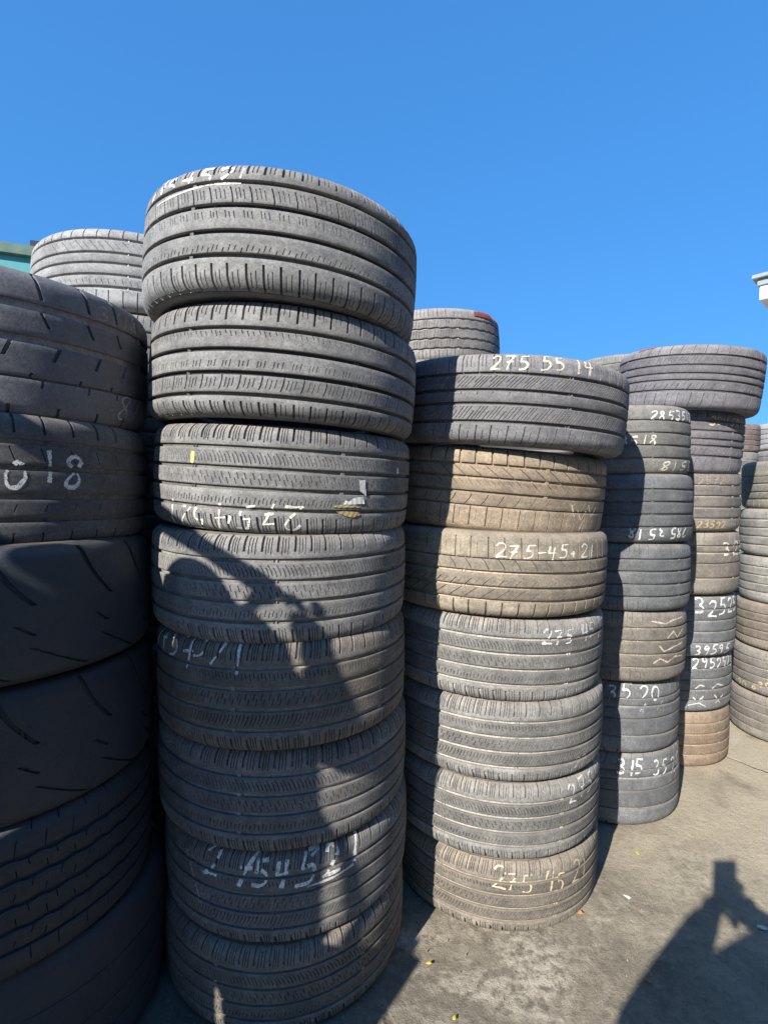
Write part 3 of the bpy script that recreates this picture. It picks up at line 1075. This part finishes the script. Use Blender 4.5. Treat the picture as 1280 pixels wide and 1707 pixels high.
TY['L1'].write('8/10', (192, 700), (246, 708), 36, FAINT, .0040)
TY['L1'].write('3/18', (160, 532), (232, 560), 24, (.6, .6, .6, .28), .004)
TY['L2'].write('3018', (-60, 812), (150, 812), 54, WHITE, .0072, mess=.09)
TY['S1'].write('275 55 14', (812, 619), (992, 627), 25, CREAM, .0050, mess=.06)
TY['S2'].scrawl([[(952, 842), (957, 862)], [(962, 850), (968, 868), (976, 852)], [(980, 842), (984, 862), (992, 846)], [(966, 884), (972, 868)]], CREAM, .004)
TY['S3'].write('275-45+21', (822, 930), (990, 930), 22, (.84, .80, .70, 1), .0046, mess=.06)
TY['S4'].write('275 45 2', (901, 1076), (1002, 1056), 24, WHITE, .0050, mess=.07)
TY['S5'].write('27', (958, 1280), (978, 1268), 14, FAINT, .004)
TY['S6'].write('275 2', (948, 1338), (998, 1296), 28, WHITE, .0046, mess=.07)
TY['S7'].write('275 45 21', (820, 1478), (976, 1462), 28, (.82, .66, .44, 1), .0050, mess=.07)
TY['T1'].write('2853518', (1080, 700), (1151, 704), 15, WHITE, .0062, mess=.05)
TY['T1'].write('3518', (1030, 744), (1096, 742), 16, (.82, .80, .70, 1), .0056)
TY['T1'].write('3518', (1094, 785), (1150, 784), 15, (.80, .76, .64, .95), .0056, turned=True)
TY['T2'].write('285 35 18', (1044, 897), (1144, 894), 17, WHITE, .0066, turned=True, mess=.06)
TY['T4'].scrawl([[(1086, 1036), (1110, 1040), (1122, 1034), (1138, 1028)], [(1112, 1064), (1122, 1052), (1128, 1062), (1138, 1046)],
                 [(1098, 1076), (1106, 1086), (1122, 1078), (1136, 1070)], [(1088, 1106), (1100, 1098), (1112, 1104), (1124, 1094), (1136, 1092)]], (.80, .68, .52, .9), .0052)
TY['T5'].write('35 20', (1008, 1164), (1102, 1164), 22, WHITE, .0062, mess=.06)
TY['T5'].scrawl([[(1066, 1186), (1076, 1172), (1070, 1188)], [(1094, 1184), (1104, 1168)]], FAINT, .004)
TY['T6'].write('315 35 20', (1026, 1290), (1130, 1276), 24, WHITE, .0066, mess=.06)
TY['U1'].write('3045R1', (1180, 708), (1236, 714), 14, (.66, .50, .36, 1), .0060, mess=.06)
TY['U2'].write('23522', (1160, 880), (1210, 880), 11, OCHRE, .0056)
TY['U2'].write('25723', (1162, 808), (1218, 806), 13, (.45, .36, .30, .7), .0056)
TY['U3'].write('325', (1204, 926), (1236, 922), 22, (.82, .80, .74, 1), .0080)
TY['U4'].write('32525', (1157, 1024), (1226, 1018), 24, WHITE, .0078, mess=.08)
TY['U4'].write('39595', (1156, 1092), (1216, 1086), 15, WHITE, .0066)
TY['U5'].write('2952523', (1153, 1114), (1219, 1106), 16, WHITE, .0064)
TY['U5'].scrawl([[(1158, 1148), (1166, 1142), (1174, 1144)], [(1186, 1148), (1194, 1140), (1204, 1142)], [(1154, 1162), (1162, 1170), (1172, 1160), (1166, 1172)],
                 [(1146, 1176), (1164, 1172), (1176, 1178)], [(1190, 1158), (1200, 1172)], [(1204, 1158), (1192, 1172)]], (.80, .79, .74, .9), .005)
TY['V4'].write('20 690', (1226, 1140), (1290, 1150), 10, (.66, .55, .34, 1), .0064, mess=.1)

PAPER = simple_mat('torn_paper', (.78, .78, .74), .9, 60, .08)
KRAFT = simple_mat('paper_backing', (.50, .38, .17), .9, 60, .25)
RED = simple_mat('red_tag_paper', (.30, .075, .06), .8, 60, .2)
YELLOW = simple_mat('yellow_paint', (.62, .50, .20), .8, 60, .2)
t3 = TY['M3']
t3.patch([(597, 799), (601, 801), (609, 800)], [(600, 819), (604, 822), (609, 826)], PAPER, 'sticker_strip', .0018)
t3.patch([(571, 838), (576, 834), (582, 836), (588, 831), (595, 829), (606, 828)], [(570, 841), (580, 841), (590, 841), (600, 840), (607, 840)], PAPER, 'sticker_strip', .0018)
t3.patch([(553, 844), (565, 842), (580, 842), (600, 843)], [(553, 845), (565, 846), (580, 846), (597, 846)], KRAFT, 'sticker_strip', .0016)
t3.patch([(560, 853), (575, 852), (588, 853), (600, 854)], [(566, 856), (576, 860), (588, 863), (599, 859)], KRAFT, 'sticker_strip', .0016)
t3.patch([(319, 752), (322, 751), (325, 753)], [(318, 770), (321, 772), (324, 771)], YELLOW, 'paint_mark', .0012)
t3.patch([(661, 781), (662, 780), (664, 780)], [(660, 789), (661, 790), (664, 789)], PAPER, 'paint_mark', .0012)
TY['I'].patch([(790, 519), (805, 520), (820, 523)], [(790, 526), (805, 529), (820, 534)], RED, 'red_tag', .003)
TY['F'].patch([(1062, 584), (1075, 580), (1090, 577)], [(1062, 588), (1075, 583), (1090, 579)], RED, 'red_tag', .0015)

# ------------------------------------------------------------------ buildings at the edges
TEAL = simple_mat('teal_sheet_metal', (.06, .30, .31), .5, 6, .12, spec=.5)
TEAL_DARK = simple_mat('dark_teal_trim', (.02, .09, .12), .5, 8, .15)
MOSS = simple_mat('greenish_roof_sheet', (.13, .20, .16), .75, 5, .25)
WHITE_TRIM = simple_mat('white_fascia_paint', (.60, .58, .53), .6, 4, .12)
ROOF_GREY = simple_mat('grey_roof_sheet', (.27, .30, .33), .55, 6, .12)
DARKMETAL = simple_mat('dark_metal', (.03, .03, .045), .5, 20, .2)


def build_shed():
    d0, d1 = 7.0, 5.9                    # the eave comes nearer on the left
    root = empty('teal_shed', (-8.2, 7.6, 0))
    tag(root, 'teal sheet metal shed at the left edge behind the stacks', 'shed')
    # the front wall runs from far left to a corner behind the pale tyre
    A, B = Vector((-10.5, 5.2)), Vector((-4.35, 7.35))
    ax = (B - A).normalized(); nx = Vector((ax.y, -ax.x))        # nx looks at the yard
    Ht = 4.62

    def slab(name, mat, z0, z1, o0, o1, a0=0.0, a1=0.0, parent=None):
        L = (B - A).length
        me = box_mesh(name + '_mesh', (a0, -o1, z0), (L + a1, -o0, z1), 0.004)
        o = link(name, me, mat, parent or root)
        ang = math.atan2(ax.y, ax.x)
        M = Matrix.Translation((A.x, A.y, 0)) @ Matrix.Rotation(ang, 4, 'Z')
        me.transform(Matrix.Translation(-Vector((-8.2, 7.6, 0))) @ M)
        return o
    n = 30
    L = (B - A).length
    for i in range(n):                   # standing sheets with raised seams
        slab('wall_sheet', TEAL, 0, Ht - .36, 0.0, .03 + .012 * (i % 2), a0=L * i / n + .004, a1=-(L * (n - 1 - i) / n) - .004)
    slab('back_panel', TEAL_DARK, 0, Ht - .40, -.06, -.01)
    slab('fascia', TEAL, Ht - .40, Ht - .12, -.02, .14)
    slab('gutter_line', TEAL_DARK, Ht - .46, Ht - .402, -.01, .10)
    r = slab('roof', MOSS, Ht - .118, Ht + .02, -3.0, .22)
    v = slab('roof_vent', DARKMETAL, Ht + .022, Ht + .13, .02, .14, a0=L - .62, a1=-.42)
    slab('side_wall', TEAL, 0, Ht - .41, -3.0, -.07, a0=L - .12, a1=-.02)


build_shed()


def build_canopy():
    d = pixel_ray(1259, 461)
    corner = Vector((0, 0, CAM_H)) + d * 9.0
    zt = corner.z
    root = empty('white_canopy', (corner.x, corner.y, 0))
    root.rotation_euler = (0, 0, math.radians(-48))
    tag(root, 'white fascia corner of a flat canopy roof at the right edge', 'canopy')

    def part(name, lo, hi, mat, bev=.008):
        return link(name, box_mesh(name + '_mesh', lo, hi, bev), mat, root)
    part('roof', (-.05, -.05, zt - .05), (5.4, 4.4, zt + .02), ROOF_GREY)
    part('roof_edge', (.02, .02, zt - .17), (5.33, 4.33, zt - .052), ROOF_GREY)
    part('fascia', (.05, .05, zt - .42), (5.30, 4.30, zt - .172), WHITE_TRIM)
    part('downlight', (.26, .14, zt - .52), (.50, .38, zt - .422), DARKMETAL)
    for px, py in ((1.2, .6), (4.6, .6), (1.2, 3.7), (4.6, 3.7)):
        part('post', (px, py, 0), (px + .14, py + .14, zt - .423), WHITE_TRIM)


build_canopy()

# ------------------------------------------------------------------ litter on the ground
LEAF = simple_mat('yellow_scrap', (.62, .50, .04), .6, 80, .2)
CHIP = simple_mat('white_chip', (.72, .70, .66), .8, 80, .1)
RUST = simple_mat('orange_scrap', (.45, .17, .08), .8, 80, .3)


def scrap(name, px, size, mat, label, cat, curl=.3, group=None):
    p = ground_point(*px)
    n = 7
    rr = np.random.default_rng(int(px[0] * 7 + px[1]))
    V = [(0, 0, size * curl)]
    for ringi, f in ((0, .55), (1, 1.0)):
        for i in range(n):
            a = 2 * math.pi * i / n
            q = size * f * (1 + rr.uniform(-.35, .25))
            V.append((q * math.cos(a), q * .6 * math.sin(a), size * curl * (1 - f) + abs(rr.normal(0, .12)) * size * f))
    me = bpy.data.meshes.new(name + '_mesh')
    F = [(0, 1 + i, 1 + (i + 1) % n) for i in range(n)] + [(1 + i, 1 + n + i, 1 + n + (i + 1) % n, 1 + (i + 1) % n) for i in range(n)]
    me.from_pydata(V, [], F)
    o = link(name, me, mat)
    o.location = (p.x, p.y, .001)
    o.rotation_euler = (0, 0, rr.uniform(0, 6.28))
    tag(o, label, cat, group)
    return o


scrap('yellow_leaf', (1062, 1423), .016, LEAF, 'small bright yellow scrap on the concrete in front of the third stack', 'scrap')
scrap('yellow_leaf', (715, 1606), .008, LEAF, 'tiny yellow scrap on the ground at the left of the second stack', 'scrap')
scrap('yellow_leaf', (757, 1698), .008, LEAF, 'yellow scrap at the bottom edge of the picture', 'scrap')
scrap('white_chip', (1045, 1496), .012, CHIP, 'white paint chip on the ground right of the second stack', 'chip')
scrap('white_chip', (1270, 1548), .018, CHIP, 'white fleck inside the photographer shadow at the right edge', 'chip')
scrap('white_chip', (1246, 1219), .022, CHIP, 'white chip at the foot of the right edge stack', 'chip')
scrap('orange_scrap', (967, 1523), .012, RUST, 'orange scrap against the foot of the second stack', 'scrap', .8)
scrap('orange_scrap', (1081, 1635), .010, RUST, 'orange scrap by the edge of the photographer shadow', 'scrap')


def gravel():
    rr = np.random.default_rng(3)
    V, F = [], []
    stone = [(1, 0, 0), (.3, .9, 0), (-.8, .5, 0), (-.7, -.6, 0), (.3, -.9, 0), (.1, .05, .8)]
    sf = [(0, 1, 5), (1, 2, 5), (2, 3, 5), (3, 4, 5), (4, 0, 5)]
    for _ in range(1500):
        x, y = rr.uniform(-.6, 3.6), rr.uniform(.9, 4.0)
        s = .0012 + .0026 * rr.random() ** 4
        k = len(V); a = rr.uniform(0, 6.28)
        for q in stone:
            V.append((x + s * (q[0] * math.cos(a) - q[1] * math.sin(a)) * (1 + .3 * rr.normal()), y + s * (q[0] * math.sin(a) + q[1] * math.cos(a)), -.006 + (s * q[2] + .006 if q[2] else 0)))
        F += [tuple(i + k for i in f) for f in sf]
    me = bpy.data.meshes.new('grit_mesh')
    me.from_pydata(V, [], F)
    o = link('grit', me, simple_mat('grit_stone', (.28, .25, .21), .9, 9, .5))
    tag(o, 'loose grit scattered over the concrete', 'grit', kind='stuff')


gravel()

# ------------------------------------------------------------------ the two people behind the lens, seen by their shadows
SKIN = simple_mat('skin', (.42, .27, .20), .6, 20, .08)
CLOTH = simple_mat('dark_jacket', (.05, .06, .08), .9, 20, .2)
HAIR = simple_mat('dark_hair', (.02, .016, .013), .6, 90, .3)
AL = Vector((math.sin(SUN_AZ), math.cos(SUN_AZ), 0))       # along the shadows
PE = Vector((math.cos(SUN_AZ), -math.sin(SUN_AZ), 0))      # across them, to the right


def skin_body(name, verts, radii, edges_, parent, mat):
    me = bpy.data.meshes.new(name + '_cage')
    me.from_pydata([tuple(v) for v in verts], edges_, [])
    o = bpy.data.objects.new(name + '_cage', me)
    COL.objects.link(o)
    sm = o.modifiers.new('skin', 'SKIN')
    sm.use_smooth_shade = True
    lay = me.skin_vertices[0].data if me.skin_vertices else None
    if lay is None:
        me.skin_vertices.new()
        lay = me.skin_vertices[0].data
    for i, r in enumerate(radii):
        lay[i].radius = (r, r) if not isinstance(r, tuple) else r
        lay[i].use_root = (i == 0)
    ss = o.modifiers.new('sub', 'SUBSURF')
    ss.levels = ss.render_levels = 2
    bpy.context.view_layer.update()
    dg = bpy.context.evaluated_depsgraph_get()
    out = bpy.data.meshes.new_from_object(o.evaluated_get(dg))
    bpy.data.objects.remove(o, do_unlink=True)
    out.materials.clear()
    out.name = name + '_mesh'
    b = link(name, out, mat, parent)
    return b


def blob(name, c, rad, parent, mat, seg=18):
    a = np.linspace(0, math.pi, 12)
    V = []
    for t in a:
        for p in np.arange(seg) * 2 * math.pi / seg:
            V.append((c[0] + rad[0] * math.sin(t) * math.cos(p), c[1] + rad[1] * math.sin(t) * math.sin(p), c[2] + rad[2] * math.cos(t)))
    return link(name, np_mesh(name + '_mesh', np.array(V), grid_quads(12, seg, True), None, True, 0), mat, parent)


def fingers(hand, towards, side, root, n=4):
    """four fingers and a thumb, curled, from a hand point"""
    for i in range(n):
        b = hand + side * (.02 * (i - 1.5))
        L = (.07, .08, .075, .06)[i]
        skin_body('finger', [b, b + towards * L * .5, b + towards * L * .75 + Vector((0, 0, -.02)), b + towards * L * .8 + Vector((0, 0, -.035))],
                  [.009, .0085, .008, .007], [(0, 1), (1, 2), (2, 3)], root, SKIN)
    b = hand + side * .04
    skin_body('thumb', [b, b + side * .02 + towards * .02, b + side * .025 + towards * .045], [.011, .010, .008], [(0, 1), (1, 2)], root, SKIN)


def build_photographer():
    base = Vector((.05, -.42, 0))
    root = empty('person', base)
    tag(root, 'person in a dark jacket holding up a phone, whose shadow lies at the lower right', 'person')
    o = lambda x, y, z: Vector((x, y, z)) - base
    V = [o(.05, -.42, .86), o(.05, -.42, 1.02), o(.05, -.41, 1.20), o(.05, -.40, 1.30), o(.05, -.385, 1.36), o(.05, -.36, 1.44), o(.05, -.36, 1.51),   # 0-6 trunk, neck, head
         o(-.14, -.41, 1.265), o(-.33, -.20, .945), o(-.10, -.075, 1.10), o(-.048, -.05, 1.135),       # 7-10 left arm
         o(.24, -.41, 1.25), o(.40, -.20, 1.00), o(.11, -.075, 1.10), o(.048, -.05, 1.135),           # 11-14 right arm
         o(-.05, -.42, .80), o(-.07, -.40, .45), o(-.08, -.44, .08), o(-.09, -.30, .03),              # 15-18 left leg
         o(.15, -.42, .80), o(.17, -.40, .45), o(.18, -.44, .08), o(.19, -.30, .03)]
    R_ = [(.19, .13), (.18, .12), (.18, .11), .075, .055, .088, .075, .078, .064, .046, .034, .090, .062, .040, .030, .085, .06, .045, .035, .085, .06, .045, .035]
    Ed = [(0, 1), (1, 2), (2, 3), (3, 4), (4, 5), (5, 6), (2, 7), (7, 8), (8, 9), (9, 10), (2, 11), (11, 12), (12, 13), (13, 14),
          (0, 15), (15, 16), (16, 17), (17, 18), (0, 19), (19, 20), (20, 21), (21, 22)]
    skin_body('body', V, R_, Ed, root, CLOTH)
    blob('hair', o(.05, -.375, 1.485), (.088, .10, .09), root, HAIR)
    for sx in (-1, 1):
        blob('palm', o(sx * .056, -.055, 1.135), (.030, .022, .045), root, SKIN)
    blob('nose', o(.05, -.268, 1.43), (.014, .022, .02), root, SKIN)
    fingers(o(-.046, -.048, 1.165), Vector((.75, -.55, .1)).normalized(), Vector((0, 0, .9)), root)
    fingers(o(.046, -.048, 1.165), Vector((-.75, -.55, .1)).normalized(), Vector((0, 0, .9)), root)
    ph = empty('phone', (0, -.03, 1.13))
    tag(ph, 'black phone held upright at the lens, seen as the small block in the shadow', 'phone')
    link('phone_body', box_mesh('phone_body_mesh', (-.040, -.006, 0), (.040, .003, .150), .003), DARKMETAL, ph)
    link('phone_screen', box_mesh('phone_screen_mesh', (-.037, -.0085, .004), (.037, -.0065, .146)), simple_mat('screen_glass', (.02, .02, .025), .1, 5, .05), ph)


build_photographer()


def build_sky_blocker():
    """an unseen workshop-shaped block added at the right to cut the sky light; it runs along the sun so it throws no shade on the yard"""
    o = PE * 2.5 + AL * -5.0
    root = empty('sky_blocker', o)
    root.rotation_euler = (0, 0, math.pi / 2 - SUN_AZ)        # local x runs along the shadows, local y to the left of them
    tag(root, 'grey metal block with a door, added unseen at the right to cut the sky light', 'building')
    wallm = simple_mat('blocker_siding', (.20, .205, .21), .6, 3, .15)
    L, Hh, D = 10.4, 3.7, 4.0
    link('wall', box_mesh('wall_mesh', (0, -D, 0), (L, -.04, Hh)), wallm, root)
    for i in range(26):
        if 3.0 < i * .4 < 6.6:
            continue
        link('siding_panel', box_mesh('siding_panel_mesh', (i * .4 + .01, -.038, .05), (i * .4 + .39, 0.0, Hh - .1), .008), wallm, root)
    door = link('roller_door', box_mesh('roller_door_mesh', (3.2, -.038, .02), (6.6, -.01, 3.2)), ROOF_GREY, root)
    for i in range(20):
        link('door_slat', box_mesh('door_slat_mesh', (3.22, -.008, .03 + i * .158), (6.58, .008, .18 + i * .158), .006), ROOF_GREY, door)
    link('roof', box_mesh('roof_mesh', (-.2, -D - .2, Hh + .002), (L + .2, .25, Hh + .12), .01), ROOF_GREY, root)


build_sky_blocker()


def build_helper():
    a0 = -.35
    base = PE * (-.98) + AL * a0
    root = empty('person', base)
    tag(root, 'person with both arms raised beside the lens, whose shadow falls on the front stack', 'person')
    q = lambda p, h, a=0.0: PE * p + AL * (a0 + a) + Vector((0, 0, h - (a * .602 if h > 1.2 else 0))) - base
    V = [q(-.92, .93), q(-.92, 1.08), q(-.92, 1.32), q(-.97, 1.47), q(-.98, 1.53), q(-.985, 1.60, .01), q(-.985, 1.645, .01),
         q(-.845, 1.49), q(-.845, 1.545, .03), q(-.715, 1.385, .0), q(-.735, 1.58, .06), q(-.765, 1.69, .09),               # 7-11 right arm (upper arm, elbow, wrist, hand)
         q(-1.10, 1.46), q(-1.20, 1.62, .02), q(-1.18, 1.845, .04), q(-.93, 1.752, .08), q(-.79, 1.705, .09),                 # 12-16 left arm
         q(-.86, .88), q(-.85, .50, .02), q(-.86, .09, -.02), q(-.86, .03, .12),
         q(-1.04, .88), q(-1.05, .50, .02), q(-1.06, .09, -.02), q(-1.06, .03, .12)]
    R_ = [(.23, .20), (.17, .17), (.25, .20), .10, .072, .105, .09, .11, .095, .065, .026, .028, .09, .06, .036, .020, .026,
          .12, .08, .06, .045, .12, .08, .06, .045]
    Ed = [(0, 1), (1, 2), (2, 3), (3, 4), (4, 5), (5, 6), (2, 7), (7, 8), (8, 9), (9, 10), (10, 11), (2, 12), (12, 13), (13, 14), (14, 15), (15, 16),
          (0, 17), (17, 18), (18, 19), (19, 20), (0, 21), (21, 22), (22, 23), (23, 24)]
    skin_body('body', V, R_, Ed, root, CLOTH)
    blob('hair', q(-.975, 1.617, -.01), (.115, .105, .090), root, HAIR)
    skin_body('thumb', [q(-.80, 1.70, .09), q(-.832, 1.675, .07), q(-.85, 1.635, .03)], [.016, .014, .014], [(0, 1), (1, 2)], root, SKIN)
    blob('hood', q(-.875, 1.545, .0), (.105, .10, .095), root, CLOTH)
    blob('nose', q(-.985, 1.585, .11), (.014, .022, .02), root, SKIN)
    fingers(q(-.785, 1.69, .09), (PE * -.2 + AL * .3 + Vector((0, 0, .1))).normalized(), PE.copy(), root)
    b = empty('shoulder_bag', PE * (-.76) + AL * a0 + Vector((0, 0, .62)))
    tag(b, 'dark shoulder bag hanging at the hip of the person beside the lens', 'bag')
    me = box_mesh('bag_body_mesh', (-.09, -.05, 0), (.10, .05, .31), .03)
    me.transform(Matrix.Rotation(-SUN_AZ, 4, 'Z'))
    link('bag_body', me, CLOTH, b)
    ax_ = Matrix.Rotation(-SUN_AZ, 3, 'Z')
    skin_body('bag_strap', [ax_ @ Vector(p) for p in ((.03, 0, .30), (.035, .0, .42), (.032, 0, .52), (.0, 0, .62), (-.06, 0, .78))], [.013] * 5,
              [(0, 1), (1, 2), (2, 3), (3, 4)], b, CLOTH)


build_helper()
bpy.context.view_layer.update()
